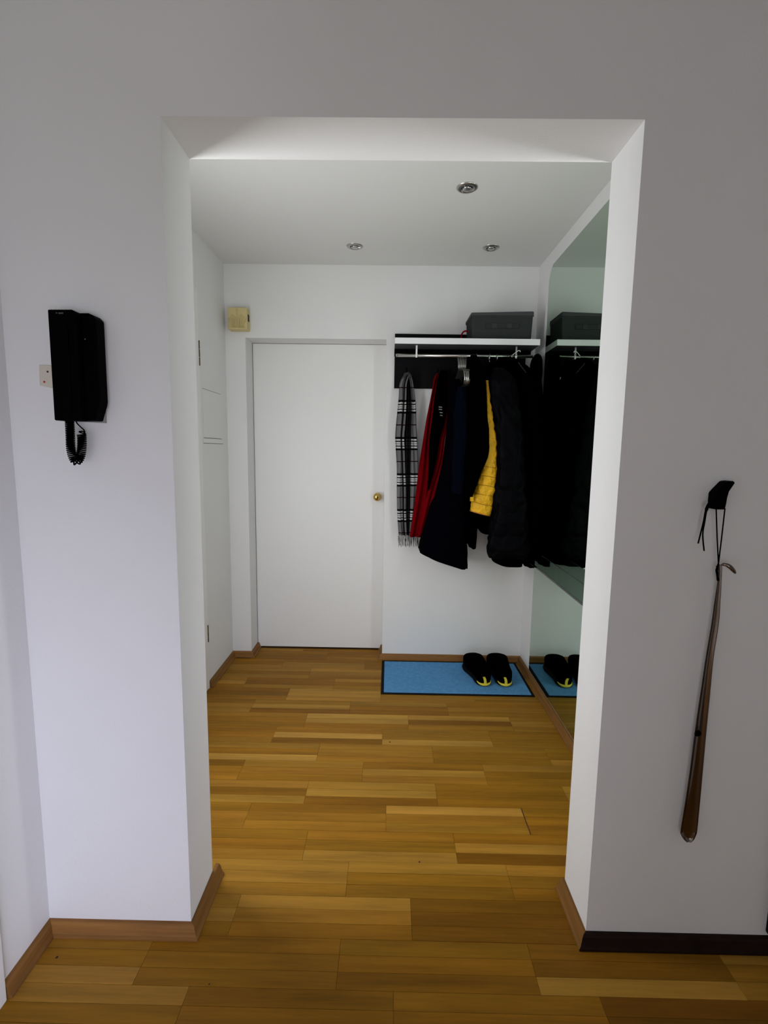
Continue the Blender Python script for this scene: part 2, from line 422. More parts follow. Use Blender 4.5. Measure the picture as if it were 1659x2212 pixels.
for r in range(-26, -1):
    for s in range(3):
        ya = ROW0 + RW * r + SW * s; x = XW - random.random() * .5
        if ya < YBK: continue
        while x < XE:
            a = max(x, XW); b = min(x + .512, XE)
            if b - a > .01: box(bm, a + .0004, b - .0004, ya + .0004, ya + SW - .0004, -.012, 0)
            x += .512
for (x0, x1, y0, y1) in ((1.1405, XE, 0.946, YF), ):
    box(bm, x0, x1, y0, y1, -.012, 0)
tag(obj('planks_nearer', bm, PLANKI, floor), kind='stuff')

def on_floor(px, py):
    d = ray(px, py); return EYE + d * (-EYE.z / d.z)
for px, py, r_ in ((123, 2068, .0035), (842, 1603, .004), (452, 2126, .002), (906, 1862, .003)):
    c = on_floor(px, py)
    k_ = obj('knot', lathe(bmesh.new(), [(.0005, .0004), (r_, .0004), (r_, .0001), (.0005, .0001)], (c.x, c.y, 0), 'z', 12), mat('dark_wood_knot', (.05, .012, .002), .8), floor)
for r_, k in ((4, 1), ):
    x = JO[r_] + .512 * k
    obj('open_joint', BX(x - .0016, x + .0022, ROW0 + RW * r_, ROW0 + RW * (r_ + 1), .0002, .0005), mat('dark_wood_knot', (.05, .012, .002), .8), floor)
# ---- baseboards
PB, HB = 0.026, 0.036
def baseboard(name, p0, p1, nrm, e0, e1, m, h=HB, p=PB):
    p0, p1 = Vector((*p0, 0)), Vector((*p1, 0)); d = (p1 - p0).normalized(); n = Vector((*nrm, 0))
    prof = [(0, 0), (p, 0), (p, .006), (p * .80, .0085), (p * .74, .012), (p * .55, h * .82), (p * .42, h * .96), (p * .3, h), (0, h)]
    bm = bmesh.new(); A = []; B = []
    for o, z in prof:
        A.append(bm.verts.new(p0 + n * o - d * (o * e0) + Vector((0, 0, z)))); B.append(bm.verts.new(p1 + n * o + d * (o * e1) + Vector((0, 0, z))))
    bm.faces.new(A); bm.faces.new(B[::-1]); k = len(prof)
    for i in range(k): bm.faces.new((A[i], B[i], B[(i + 1) % k], A[(i + 1) % k]))
    bmesh.ops.recalc_face_normals(bm, faces=bm.faces)
    return struct(name, bm, m)
Z = 0.0004
baseboard('baseboard_front_left', (XW, YF), (XL, YF), (0, -1), -1, 1, BB_X)
baseboard('baseboard_front_right', (XR_, YF), (1.30, YF), (0, -1), 1, 0, SHADEWOOD)
baseboard('baseboard_opening_left', (XL, YF), (XL, YR + .03), (1, 0), 1, 0, BB_Y)
baseboard('baseboard_opening_right', (XR_, YF), (XR_, YR + .004), (-1, 0), 1, 0, BB_Y)
baseboard('baseboard_left', (XW, 1.038), (XW, YF), (1, 0), 0, -1, BB_Y)
baseboard('baseboard_hall_left', (LX, 2.625), (LX, YB), (1, 0), 0, -1, BB_Y)
baseboard('baseboard_back_left', (LX, YB), (DL, YB), (0, -1), -1, 1, BB_X)
baseboard('baseboard_recess_left', (DL, YB), (DL, YD), (1, 0), 1, 0, BB_Y)
baseboard('baseboard_recess_right', (DR, YB), (DR, YD), (-1, 0), 1, 0, BB_Y)
baseboard('baseboard_back_right', (DR, YB), (RX, YB), (0, -1), 1, -1, BB_X)
baseboard('baseboard_hall_right', (RX, YR), (RX, YB), (-1, 0), 0, -1, BB_Y)

# ---- trims at the edges of the near room
struct('trim_1', BX(XW, XW + .016, 0.90, 1.034, 0, 2.10), DOORM, bevel=.002)
struct('trim_2', BX(1.047, 1.12, YF - .022, YF, HB + .012, 2.1), BLACKB, bevel=.004)

# ---- entrance door in the recess
bm = BX(DL + .003, DR - .001, YD + .001, YD + .045, .009, DZ - .0025)
d1 = struct('door_1', bm, DOORM, bevel=.001)
d1['label'] = 'plain white front door with a brass knob at the back of the hall'
obj('door_shadow_gap', BX(DL, DR, YD + .046, YD + .06, 0, DZ), GAP, d1)
kb = bmesh.new()
kc = W(815, 1074, YD - .045)
lathe(kb, [(0.001, -.058), (.010, -.0575), (.018, -.054), (.0245, -.046), (.0275, -.036), (.0275, -.028), (.024, -.019), (.015, -.013), (.010, -.011), (.010, -.004), (.021, -.0035), (.021, 0)],
      (kc.x, YD, kc.z), 'y', 32)
kn = obj('door_knob', kb, BRASS, d1, smooth=True); kn['label'] = 'round polished brass knob'
kh = lathe(bmesh.new(), [(.0006, -.0592), (.0052, -.0590), (.0052, -.0572), (.001, -.0572)], (kc.x + .002, YD, kc.z), 'y', 16)
obj('keyhole', kh, GAP, kn)

# ---- side door on the left wall of the hall (its far edge and hinges show)
bm = BX(LX, LX + .010, 1.76, 2.606, .008, 2.14)
d2 = struct('door_2', bm, DOORM, bevel=.002)
obj('door_shadow_gap', BX(LX, LX + .0012, 2.6065, 2.611, 0, 2.145), mat('soft_gap', (.10, .095, .08), .9), d2)
obj('door_frame', BX(LX, LX + .006, 2.611, 2.622, 0, 2.152), DOORM, d2)
for za, zb in ((1.761, 1.888), (.274, .372)):
    hb = bmesh.new()
    n = 3
    for i in range(n):
        a = za + (zb - za) * i / n + .001; b = za + (zb - za) * (i + 1) / n - .001
        tube(hb, [(LX + .012, 2.609, a), (LX + .012, 2.609, b)], .0030, 10)
    obj('hinge', hb, BRONZE, d2, smooth=False)

# ---- flush fuse-box hatch in the left wall
hx = LX
hatch = thing('fuse_box_hatch', 'flush white painted fuse box hatch in the left hall wall', 'hatch', (LX, 2.8, 1.38))
bm = BX(LX, LX + .003, 2.668, 2.94, 1.396, 1.652); obj('hatch_door', bm, WALL, hatch, bevel=.001)
for (y0, y1, z0, z1) in ((2.664, 2.944, 1.652, 1.6545), (2.664, 2.944, 1.3925, 1.3955), (2.655, 2.965, 1.364, 1.3665)):
    obj('hatch_joint', BX(LX, LX + .0016, y0, y1, z0, z1), mat('grey_joint', (.22, .22, .2), .9), hatch)
obj('hatch_sill', BX(LX, LX + .004, 2.655, 2.965, 1.3672, 1.392), WALL, hatch, bevel=.001)
rel(hatch, hatch.location)

# ---- wall mirror on the right
MX = RX - .006
pts = [(1.50, .046), (2.838, .046), (2.842, 2.24), (2.838, 2.272), (2.826, 2.300), (2.806, 2.322), (2.78, 2.337), (1.50, 2.345)]
bm = bmesh.new(); a = [bm.verts.new((MX, y, z)) for y, z in pts]; b = [bm.verts.new((RX - .0003, y, z)) for y, z in pts]
f = bm.faces.new(a); f.material_index = 0
g = bm.faces.new(b[::-1]); g.material_index = 1
for i in range(len(pts)):
    q = bm.faces.new((a[i], b[i], b[(i + 1) % len(pts)], a[(i + 1) % len(pts)])); q.material_index = 1
bmesh.ops.recalc_face_normals(bm, faces=bm.faces)
mir = obj('wall_mirror', bm, [MIRR, mat('dark_green_glass_edge', (.03, .04, .035), .4)])
tag(mir, 'tall frameless wall mirror with a greenish tint on the right wall', 'mirror')
gs = obj('glass_shelf', BX(.742, MX - .0006, 1.55, YB - .01, .763, .7735), GLASS, bevel=.0008)
tag(gs, 'clear green edged glass shelf along the mirror below the coats', 'shelf')

# ================================================================== COAT RACK
PX0, PX1 = .017, .80
rack = thing('coat_rack', 'white edged hat shelf with black wall panel and chrome clothes rod', 'coat rack', (.41, YB, 1.9))
obj('wall_panel', BX(PX0 + .002, PX1, YB - .018, YB, 1.7135, 2.0295), BLACKB, rack, bevel=.001)
SF = YB - .27
sh = obj('shelf', BX(PX0, .8065, SF + .002, YB - .018, 1.921, 1.951), mat('dark_shelf_board', (.05, .05, .055), .6), rack)
obj('edge_band', BX(PX0 - .0005, .807, SF, SF + .0022, 1.9205, 1.9522), WHITEL, sh)
obj('edge_band', BX(.8066, .808, SF, YB - .018, 1.9205, 1.9522), WHITEL, sh)
obj('edge_band', BX(PX0 - .0012, PX0 + .0003, SF, YB - .018, 1.9205, 1.9522), WHITEL, sh)
obj('mounting_rail', BX(PX0, .8, YB - .125, YB - .018, 1.897, 1.9205), BLACKP, rack)
RY = 2.84; RZ = 1.868
rb = tube(bmesh.new(), [(.027, RY, RZ), (.785, RY, RZ + .002)], .0088, 16); obj('rod', rb, CHROME, rack, smooth=True)
rb = tube(bmesh.new(), [(.0245, RY, RZ), (.0275, RY, RZ)], .0098, 16); obj('rod_end', rb, CHROME, rack)
for bx_ in (.139, .691):
    bm = BX(bx_ - .0045, bx_ + .0045, RY - .0105, RY - .0088, RZ - .012, 1.9205)
    tube(bm, [(bx_ - .005, RY, RZ), (bx_ + .005, RY, RZ)], .0112, 16); obj('rod_bracket', bm, WHITEL if bx_ < .5 else CHROME, rack)
for hx_, hz in ((.090, 1.80), (.272, 1.795), (.345, 1.795)):
    bm = tube(bmesh.new(), [(hx_, YB - .018, hz), (hx_, YB - .05, hz - .006), (hx_, YB - .075, hz + .004), (hx_, YB - .085, hz + .022)], .0045, 8)
    obj('coat_hook', bm, BLACKP, rack, smooth=True)
for rx_ in (.545, .588, .650, .668):
    bm = tube(bmesh.new(), [(rx_, RY + .0122 * math.cos(a), RZ - .004 + .0165 * math.sin(a)) for a in [2 * math.pi * i / 16 for i in range(17)]], .0018, 6, cap=False)
    obj('rod_ring', bm, CHROME, rack, smooth=True)
rel(rack, rack.location)

# ---- storage box on the shelf
sb = thing('storage_box', 'dark grey fabric storage box with lid and handle on the hat shelf', 'storage box', (.61, 2.93, 1.9525))
def taper(x0, x1, y0, y1, z0, z1, d):
    bm = BX(x0, x1, y0, y1, z0, z1)
    for v in bm.verts:
        if v.co.z < (z0 + z1) / 2: v.co.x += d if v.co.x < (x0 + x1) / 2 else -d
    return bm
bm = taper(.439, .776, 2.834, 3.035, 1.9525, 2.085, .006)
body = obj('box_body', bm, GREYB, sb, bevel=.006, seg=3)
bm = BX(.434, .779, 2.829, 3.036, 2.078, 2.1075)
for v in bm.verts:
    if v.co.z > 2.09: v.co.z += -.010 * math.exp(-((v.co.x - .434) / .03) ** 2) + .002
lid = obj('lid', bm, GREYL, sb, bevel=.007, seg=3)
bm = tube(bmesh.new(), [(.434, 2.828, 2.081), (.778, 2.828, 2.083)], .0022, 6); obj('lid_piping', bm, GREYB, lid)
bm = BX(.515, .70, 2.8285, 2.834, 2.016, 2.043); obj('handle', bm, mat('dark_handle_webbing', (.022, .025, .024), .9, bump=.6, bscale=500), sb, bevel=.002)
for a, b in ((.55, .578), (.635, .66)): obj('handle_stitching', BX(a, b, 2.827, 2.829, 2.017, 2.042), mat('handle_stitch_patch', (.034, .037, .036), .9), sb)
rel(sb, sb.location)

# ---- small red and black thing beside the box
sp_ = thing('folded_cap', 'small black cap with a curved red edge beside the grey storage box', 'cap', (.41, 2.87, 1.9525))
bm = bmesh.new()
bmesh.ops.create_uvsphere(bm, u_segments=20, v_segments=12, radius=1)
for v in bm.verts: v.co = Vector((.404 + v.co.x * .026, 2.90 + v.co.y * .05, 1.954 + max(0, v.co.z) * .038))
obj('cap_crown', bm, BLK, sp_, smooth=True)
P = [tuple(W(px, py, 2.845)) for px, py in ((996, 731), (997, 724), (1000, 718), (1005, 715), (1009, 716), (1011, 719))]
obj('red_edge', tube(bmesh.new(), catmull(P, 4), .0042, 8), REDW, sp_, smooth=True)
obj('buckle', BX(.399, .408, 2.843, 2.845, 1.985, 1.9875), CHROME, sp_)
rel(sp_, sp_.location)

# ---- empty wire hangers
def hanger():
    t = thing('wire_hanger', '', 'hanger')
    r = .0012
    hook = [(0, .0135 * math.sin(a), .0135 * math.cos(a)) for a in [math.radians(q) for q in (-120, -95, -60, -30, 0, 30, 60, 90, 120)]]
    hook += [(0, .010, -.018), (0, .002, -.034), (0, 0, -.075)]
    obj('hook', tube(bmesh.new(), hook, r, 6), CHROME, t, smooth=True)
    bm = bmesh.new()
    Lp = [(0, 0, -.075), (0, -.05, -.078), (0, -.12, -.088), (0, -.175, -.103), (0, -.200, -.125), (0, -.203, -.148), (0, -.190, -.168), (0, -.165, -.178), (0, -.08, -.176), (0, .06, -.175), (0, .16, -.172), (0, .175, -.155), (0, .16, -.12), (0, .10, -.095), (0, .04, -.08), (0, 0, -.075)]
    tube(bm, catmull(Lp, 3), r * 1.15, 6)
    obj('shoulder_wire', bm, CHROME, t, smooth=True)
    return t
def copy_tree(o, parent=None):
    c = o.copy(); COL.objects.link(c)
    if parent is not None: c.parent = parent
    for ch in list(o.children): copy_tree(ch, c)
    return c
h0 = hanger()
NH = 9
for i in range(NH):
    h = h0 if i == 0 else copy_tree(h0)
    x = .3715 + .0058 * i
    h.location = (x, RY, RZ - .0023 + random.uniform(-.0006, .0006)); h.rotation_euler = (random.uniform(-.02, .02), -.06 + .012 * i, random.uniform(-.006, .006))
    h['label'] = ['leftmost empty wire hanger of the bunch on the rod', 'second empty wire hanger from the left of the bunch', 'third empty wire hanger from the left of the bunch', 'fourth empty wire hanger from the left of the bunch', 'empty wire hanger in the very middle of the bunch', 'fourth empty wire hanger from the right of the bunch', 'third empty wire hanger from the right of the bunch', 'second empty wire hanger from the right of the bunch', 'rightmost empty wire hanger of the bunch on the rod'][i]
    h['group'] = 'empty wire hangers bunched on the rod'

# ================================================================== HANGING CLOTHES
def hang_hook(parent, x, z1, col=CHROME):
    pts = [(x, RY + .0125 * math.sin(a), RZ + .0125 * math.cos(a)) for a in [math.radians(q) for q in (-110, -70, -30, 0, 30, 60, 90, 120)]]
    pts += [(x, RY + .004, RZ - .02), (x, RY, z1)]
    return obj('hanger_hook', tube(bmesh.new(), pts, .0018, 6), col, parent, smooth=True)

# plaid scarf (over the leftmost hook)
YS = YB - .085
scarf = thing('plaid_scarf', 'grey, black and white plaid scarf with fringe on the leftmost hook', 'scarf', (.09, YS, 1.4))
bm = bmesh.new(); VS = W(868, 864, YS).z
ribpx(bm, YS, [(806, 876, 884), (812, 871, 884), (830, 863, 879), (860, 861, 878), (890, 858, 877), (920, 855, 875), (945, 853.5, 873), (975, 855, 874), (1010, 857, 875), (1060, 857, 877), (1110, 858, 877), (1156, 861, 879)], amp=.010, thick=.006, folds=1.6, vshift=VS, seed=1)
obj('left_end', bm, PLAID, scarf, smooth=True)
bm = bmesh.new()
ribpx(bm, YS - .012, [(806, 877, 886), (814, 879, 890), (840, 881, 895), (880, 881, 899), (920, 878, 900), (960, 876, 902), (1010, 872, 904), (1070, 870, 905), (1120, 870, 903), (1158, 872, 898)], amp=.009, thick=.006, folds=2.3, vshift=VS + .002, vscale=.216, seed=3)
bmesh.ops.translate(bm, verts=bm.verts, vec=(0, .02, 0))
obj('right_end', bm, PLAIDR, scarf, smooth=True)
bm = bmesh.new()
tube(bm, [W(872, 820, YS), W(876, 809, YS - .01), W(882, 806, YS - .012), W(888, 814, YS - .01)], [.010, .011, .011, .009], 12)
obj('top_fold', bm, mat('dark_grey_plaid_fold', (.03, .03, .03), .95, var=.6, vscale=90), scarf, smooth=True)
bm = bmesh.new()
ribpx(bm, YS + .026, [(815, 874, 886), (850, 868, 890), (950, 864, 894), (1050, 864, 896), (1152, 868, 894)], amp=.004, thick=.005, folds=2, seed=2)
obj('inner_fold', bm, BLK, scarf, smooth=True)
bm = bmesh.new()
for i in range(34):
    px = 860 + i * 1.35 + random.uniform(-.5, .5); A = W(px, 1154 + random.uniform(0, 3), YS + (.008 if i % 2 else -.004))
    B = W(px + random.uniform(-3, 3), 1180 + random.uniform(-3, 2), YS + random.uniform(-.006, .006)); M = (A + B) / 2 + Vector((random.uniform(-.002, .002), 0, 0))
    tube(bm, [A, M, B], [.0011, .0013, .0010], 5)
tag(obj('fringe', bm, mat('grey_wool_fringe', (.035, .035, .035), .95), scarf), kind='stuff')
rel(scarf, scarf.location)

# red scarf
YS2 = YB - .10
rs = thing('red_scarf', 'deep red scarf hanging between the plaid scarf and the navy coat', 'scarf', (.25, YS2, 1.4))
bm = bmesh.new()
ribpx(bm, YS2, [(806, 944, 956), (818, 937, 954), (850, 932, 942), (900, 922, 937), (950, 914, 929), (1000, 906, 928), (1050, 900, 925), (1100, 894, 922), (1160, 885, 913)], amp=.014, thick=.006, folds=1.7, seed=2.2)
obj('left_end', bm, REDW, rs, smooth=True)
bm = bmesh.new()
ribpx(bm, YS2 - .022, [(806, 956, 964), (830, 962, 972), (870, 964, 975), (910, 957, 969), (950, 950, 961), (1000, 942, 955), (1060, 925, 941), (1110, 911, 931), (1156, 899, 918)], amp=.007, thick=.006, folds=1.4, seed=.6)
obj('right_end', bm, REDW, rs, smooth=True)
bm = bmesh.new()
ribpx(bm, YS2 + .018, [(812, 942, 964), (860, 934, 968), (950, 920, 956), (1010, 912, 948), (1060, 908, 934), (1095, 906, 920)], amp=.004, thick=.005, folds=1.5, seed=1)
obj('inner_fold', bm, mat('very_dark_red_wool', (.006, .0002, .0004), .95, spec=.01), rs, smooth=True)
rel(rs, rs.location)

# black striped scarf in front of the red one
ds = thing('dark_scarf', 'narrow black scarf with four small white stripes over the red scarf', 'scarf', (.29, YS2 - .04, 1.55))
bm = bmesh.new()
ribpx(bm, YS2 - .045, [(800, 952, 968), (820, 945, 968), (860, 939, 966), (910, 933, 961), (960, 927, 946), (1010, 926, 939), (1045, 925, 930), (1058, 925, 927)], amp=.006, thick=.010, folds=1.2, seed=5)
obj('scarf_cloth', bm, BLK, ds, smooth=True)
bm = bmesh.new()
for q, (py, a, b) in enumerate(((878, 948, 955), (883, 948, 955), (890, 950, 956), (896, 951, 956))):
    A = W(a, py, YS2 - .062); B = W(b, py + .8, YS2 - .062)
    prism_y(bm, [(A.x, A.z), (B.x, B.z), (B.x, B.z - .0052), (A.x, A.z - .0052)], YS2 - .064, YS2 - .05)
obj('white_stripes', bm, mat('off_white_wool', (.22, .22, .22), .9), ds)
rel(ds, ds.location)

# long navy coat
nc = thing('navy_coat', 'long dark navy coat with a slanting hem right of the red scarf', 'coat', (.40, RY, 1.3))
bm = loftpx(2.86, [.02, .07, .12, .14, .15, .15, .15, .15], [(818, 972, 992), (850, 970, 1002), (890, 968, 1004), (960, 964, 1005), (1020, 955, 1006), (1080, 939, 1008), (1140, 921, 1009), (1208, 903, 1009)], yc=2.88, tilt=.35, flute=.004, seed=1, wr=.010)
obj('coat_body', bm, NAVY, nc, smooth=True)
bm = loftpx(2.70, [.02, .035, .04, .04, .04, .035], [(836, 990, 1006), (870, 983, 1012), (930, 981, 1013), (990, 979, 1008), (1030, 977, 1004), (1066, 975, 1000)], tilt=.2, seed=4, wr=.008, wf=14)
sl = obj('sleeve', bm, NAVY2, nc, smooth=True); sl['label'] = 'slightly bluer front sleeve'
rel(nc, nc.location)

# black coat behind, between navy coat and yellow jacket
bc = thing('black_coat', 'black coat squeezed between the navy coat and the yellow jacket', 'coat', (.47, RY, 1.4))
bm = loftpx(2.86, [.02, .08, .14, .15, .15, .15, .14], [(767, 1016, 1032), (785, 1010, 1036), (850, 1006, 1038), (950, 1007, 1038), (1050, 1009, 1036), (1120, 1011, 1028), (1178, 1011, 1022)], yc=2.88, flute=.003, seed=7)
obj('coat_body', bm, BLK, bc, smooth=True)
bm = loftpx(2.64, [.02, .035, .04, .04, .04, .04, .035, .03], [(768, 1016, 1030), (800, 1014, 1046), (850, 1014, 1050), (900, 1013, 1053), (950, 1012, 1056), (990, 1010, 1052), (1030, 1008, 1036), (1072, 1006, 1018)], seed=8)
obj('sleeve', bm, BLK, bc, smooth=True)
hang_hook(bc, W(1030, 770, RY).x, RZ - .03)
rel(bc, bc.location)

# mustard yellow quilted jacket
yj = thing('yellow_jacket', 'mustard yellow quilted jacket with its sleeve facing out between black coats', 'jacket', (.54, RY, 1.45))
bm = loftpx(2.87, [.02, .06, .10, .11, .11, .10], [(836, 1044, 1049), (850, 1042, 1051), (880, 1040, 1053), (960, 1040, 1053), (1040, 1039, 1052), (1090, 1040, 1050)], yc=2.90, seed=3)
obj('jacket_body', bm, YEL, yj, smooth=True)
bm = loftpx(2.685, [.012, .03, .04, .045, .046, .047, .048, .046, .044], [(822, 1050, 1055), (855, 1047, 1058), (905, 1046, 1065), (950, 1046, 1071), (1000, 1041, 1072.5), (1035, 1032, 1071), (1065, 1025, 1068), (1090, 1019, 1063), (1108, 1016, 1058)], n=14, seg=64, quilt=(.050, .0032), seed=2, wr=.005, wf=30, tilt=.25)
sl = obj('sleeve', bm, YEL, yj, smooth=True)
YS_ROWS = [(822, 1050, 1055), (855, 1047, 1058), (905, 1046, 1065), (950, 1046, 1071), (1000, 1041, 1072.5), (1035, 1032, 1071), (1065, 1025, 1068), (1090, 1019, 1063), (1108, 1016, 1058)]
ZS = [(W((a + b) / 2, q, 2.685).z, W(a, q, 2.685).x, W(b, q, 2.685).x) for q, a, b in YS_ROWS]
for k in range(1, 9):
    z = ZS[-1][0] + .0015 + .050 * k
    for (za, a0_, b0_), (zb, a1_, b1_) in zip(ZS, ZS[1:]):
        if zb <= z <= za:
            f_ = (za - z) / (za - zb); xa_ = a0_ + (a1_ - a0_) * f_; xb_ = b0_ + (b1_ - b0_) * f_
            c_ = (xa_ + xb_) / 2; h_ = (xb_ - xa_) / 2 + .0018; tt = (ZS[0][0] - z) / (ZS[0][0] - ZS[-1][0])
            rp_ = []
            for i in range(33):
                a = 2 * math.pi * i / 32; c, q = math.cos(a), math.sin(a)
                ux = math.copysign(abs(c) ** (2 / 2.6), c); uy = math.copysign(abs(q) ** (2 / 2.6), q)
                rp_.append((c_ + ux * h_ * .985, 2.685 + uy * (.0475 if k < 6 else .043), z - .25 * tt * tt * ux * h_ + .0012 * math.sin(5 * a + k)))
            obj('quilt_seam', tube(bmesh.new(), rp_, .0014, 5, cap=False), mat('brown_yellow_seam', (.30, .13, .004), .8), sl, smooth=True)
A = W(1017, 1107, 2.685); B = W(1057, 1111, 2.685); cx = (A.x + B.x) / 2
bm = bmesh.new()
ringp = [(cx + .0545 * math.cos(a), 2.685 + .043 * math.sin(a), A.z - .003 - .24 * .0545 * math.cos(a)) for a in [2 * math.pi * i / 32 for i in range(33)]]
tube(bm, ringp, .0026, 8, cap=False); cf = obj('cuff_binding', bm, TAN, sl, smooth=True); cf['label'] = 'tan cuff edge'
bm = lathe(bmesh.new(), [(.001, 0), (1, 0), (1, -.001), (.001, -.001)], (0, 0, 0), 'z', 32)
for v in bm.verts: v.co = Vector((cx + v.co.x * .052, 2.685 + v.co.y * .041, A.z - .0036 + v.co.z - .24 * .052 * v.co.x))
obj('cuff_lining', bm, BLK, sl)
A = W(1017, 1078, 2.64)
bm = BX(A.x - .004, A.x + .014, 2.638, 2.640, A.z - .012, A.z + .011); tb = obj('cuff_tab', bm, YEL, sl)
rel(yj, yj.location)

# black jacket below the yellow sleeve
bj = thing('black_jacket', 'short black jacket ending just below the yellow sleeve', 'jacket', (.56, RY, 1.3))
bm = loftpx(2.90, [.02, .09, .12, .12, .12, .12, .11, .07], [(784, 1054, 1064), (800, 1054, 1068), (900, 1054, 1070), (1000, 1054, 1070), (1090, 1052, 1070), (1120, 1032, 1072), (1138, 1031, 1072), (1152, 1040, 1070)], yc=2.92, seed=9)
obj('jacket_body', bm, BLK, bj, smooth=True)
hang_hook(bj, W(1058, 770, RY).x, RZ - .03)
rel(bj, bj.location)

# big black puffer coat
pc = thing('puffer_coat', 'big black puffer coat with a thick quilted sleeve facing out', 'coat', (.66, RY, 1.3))
bm = loftpx(2.86, [.03, .09, .15, .16, .16, .16, .16, .15], [(768, 1088, 1108), (785, 1072, 1118), (830, 1070, 1122), (920, 1072, 1124), (1020, 1072, 1124), (1120, 1072, 1124), (1190, 1072, 1124), (1212, 1080, 1124)], yc=2.88, quilt=(.12, .005), seed=6)
obj('coat_body', bm, BLK, pc, smooth=True)
bm = loftpx(2.665, [.02, .045, .06, .065, .065, .065, .06, .05], [(795, 1066, 1092), (830, 1060, 1112), (900, 1066, 1124), (990, 1072, 1130), (1070, 1066, 1134), (1130, 1059, 1138), (1180, 1053, 1142), (1205, 1056, 1140)], n=12, seg=64, quilt=(.125, .009), seed=5, wr=.012, wf=16)
sl = obj('sleeve', bm, PUFF, pc, smooth=True)
bm = loftpx(2.69, .05, [(1198, 1060, 1136), (1212, 1064, 1130), (1221, 1082, 1128)], seed=4, wr=.004)
obj('hem', bm, BLK, pc, smooth=True)
hang_hook(pc, W(1104, 770, RY).x, RZ - .02)
rel(pc, pc.location)

# long black coat against the mirror
lc = thing('long_black_coat', 'long black coat nearest the mirror at the right end of the rod', 'coat', (.78, RY, 1.3))
XM_ = MX - .012
def rx(py, Y=2.86): return (XM_ - EYE.x)
secs = []
for (py, a, hy_) in ((776, 1112, .03), (800, 1119, .10), (850, 1125, .15), (950, 1126, .16), (1060, 1126, .16), (1160, 1126, .16), (1216, 1125, .155)):
    A = W(a, py, 2.86); r_ = {776: .70, 800: .775}.get(py, XM_ - .004)
    secs.append((A.z, (A.x + r_) / 2, 2.885, (r_ - A.x) / 2, hy_))
bm = loft(bmesh.new(), secs, seed=11, wr=.005, flute=.004, flutes=9)
obj('coat_body', bm, BLK, lc, smooth=True)
secs = []
for (py, a, hy_) in ((806, 1122, .02), (830, 1124, .05), (900, 1133, .06), (1000, 1140, .06), (1100, 1143, .06), (1200, 1147, .055)):
    A = W(a, py, 2.69); r_ = min(XM_, A.x + .105); secs.append((A.z, (A.x + r_) / 2, 2.69, (r_ - A.x) / 2, hy_))
obj('sleeve', loft(bmesh.new(), secs, seed=12, wr=.006), BLK, lc, smooth=True)
bm = bmesh.new()
for i in range(11):
    A = W(1119 + i * 1.9, 783 + i * 2.5, 2.72); B = A + Vector((.009, 0, -.010 if i % 2 else -.006))
    tube(bm, [A, (A + B) / 2 + Vector((0, -.002, 0)), B], .0013, 5)
rbz = obj('ribbed_zip', bm, mat('dull_grey_zip', (.035, .035, .04), .6), lc); rbz['label'] = 'short grey ribbed zip on the shoulder'
hang_hook(lc, W(1112, 770, RY).x + .01, RZ - .03)
tube_ = tube(bmesh.new(), catmull([(.668, RY - .02, RZ + .004), (.69, RY - .03, RZ + .022), (.703, RY - .03, RZ + .028), (.708, RY - .03, RZ + .02)], 4), .0022, 6)
obj('hanger_hook', tube_, WHITEL, lc, smooth=True)
rel(lc, lc.location)

# black cap on the rod end
cp = thing('peaked_cap', 'flat black cap hanging on its side at the right end of the rod', 'cap', (.79, RY, 1.82))
bm = bmesh.new(); bmesh.ops.create_uvsphere(bm, u_segments=24, v_segments=16, radius=1)
for v in bm.verts:
    c = W(1157, 785, RY); v.co = Vector((c.x + v.co.x * .0235, RY - .01 + v.co.y * .09, c.z - .012 + v.co.z * .060))
obj('cap_crown', bm, BLK, cp, smooth=True)
c = W(1160, 815, RY)
bm = loft(bmesh.new(), [(c.z + .06, c.x, RY - .02, .012, .05), (c.z + .02, c.x + .001, RY - .02, .013, .055), (c.z - .03, c.x + .001, RY - .02, .012, .05)], wr=.001)
obj('cap_brim', bm, BLK, cp, smooth=True)
A = W(1159, 818, 2.76)
obj('size_tag', BX(A.x - .003, A.x + .003, 2.757, 2.759, A.z - .008, A.z + .010), GREY1, cp)
rel(cp, cp.location)

# ================================================================== FLOOR THINGS
dm = thing('doormat', 'blue doormat with black rubber edge under the coats', 'doormat', (.4, 2.8, 0))
x0, x1, y0, y1 = -.031, .822, 2.586, 3.018
obj('rubber_edge', BX(x0, x1, y0, y1, .0005, .004), RUBB, dm, bevel=.001)
bm = bmesh.new()
vs = [(x0 + .017, y0 + .016), (x1 - .016, y0 + .016), (x1 - .016, y1 - .014), (x0 + .017, y1 - .014)]
box(bm, vs[0][0], vs[1][0], vs[0][1], vs[2][1], .002, .0075); obj('mat_pile', bm, MATBL, dm, bevel=.002)
rel(dm, dm.location)

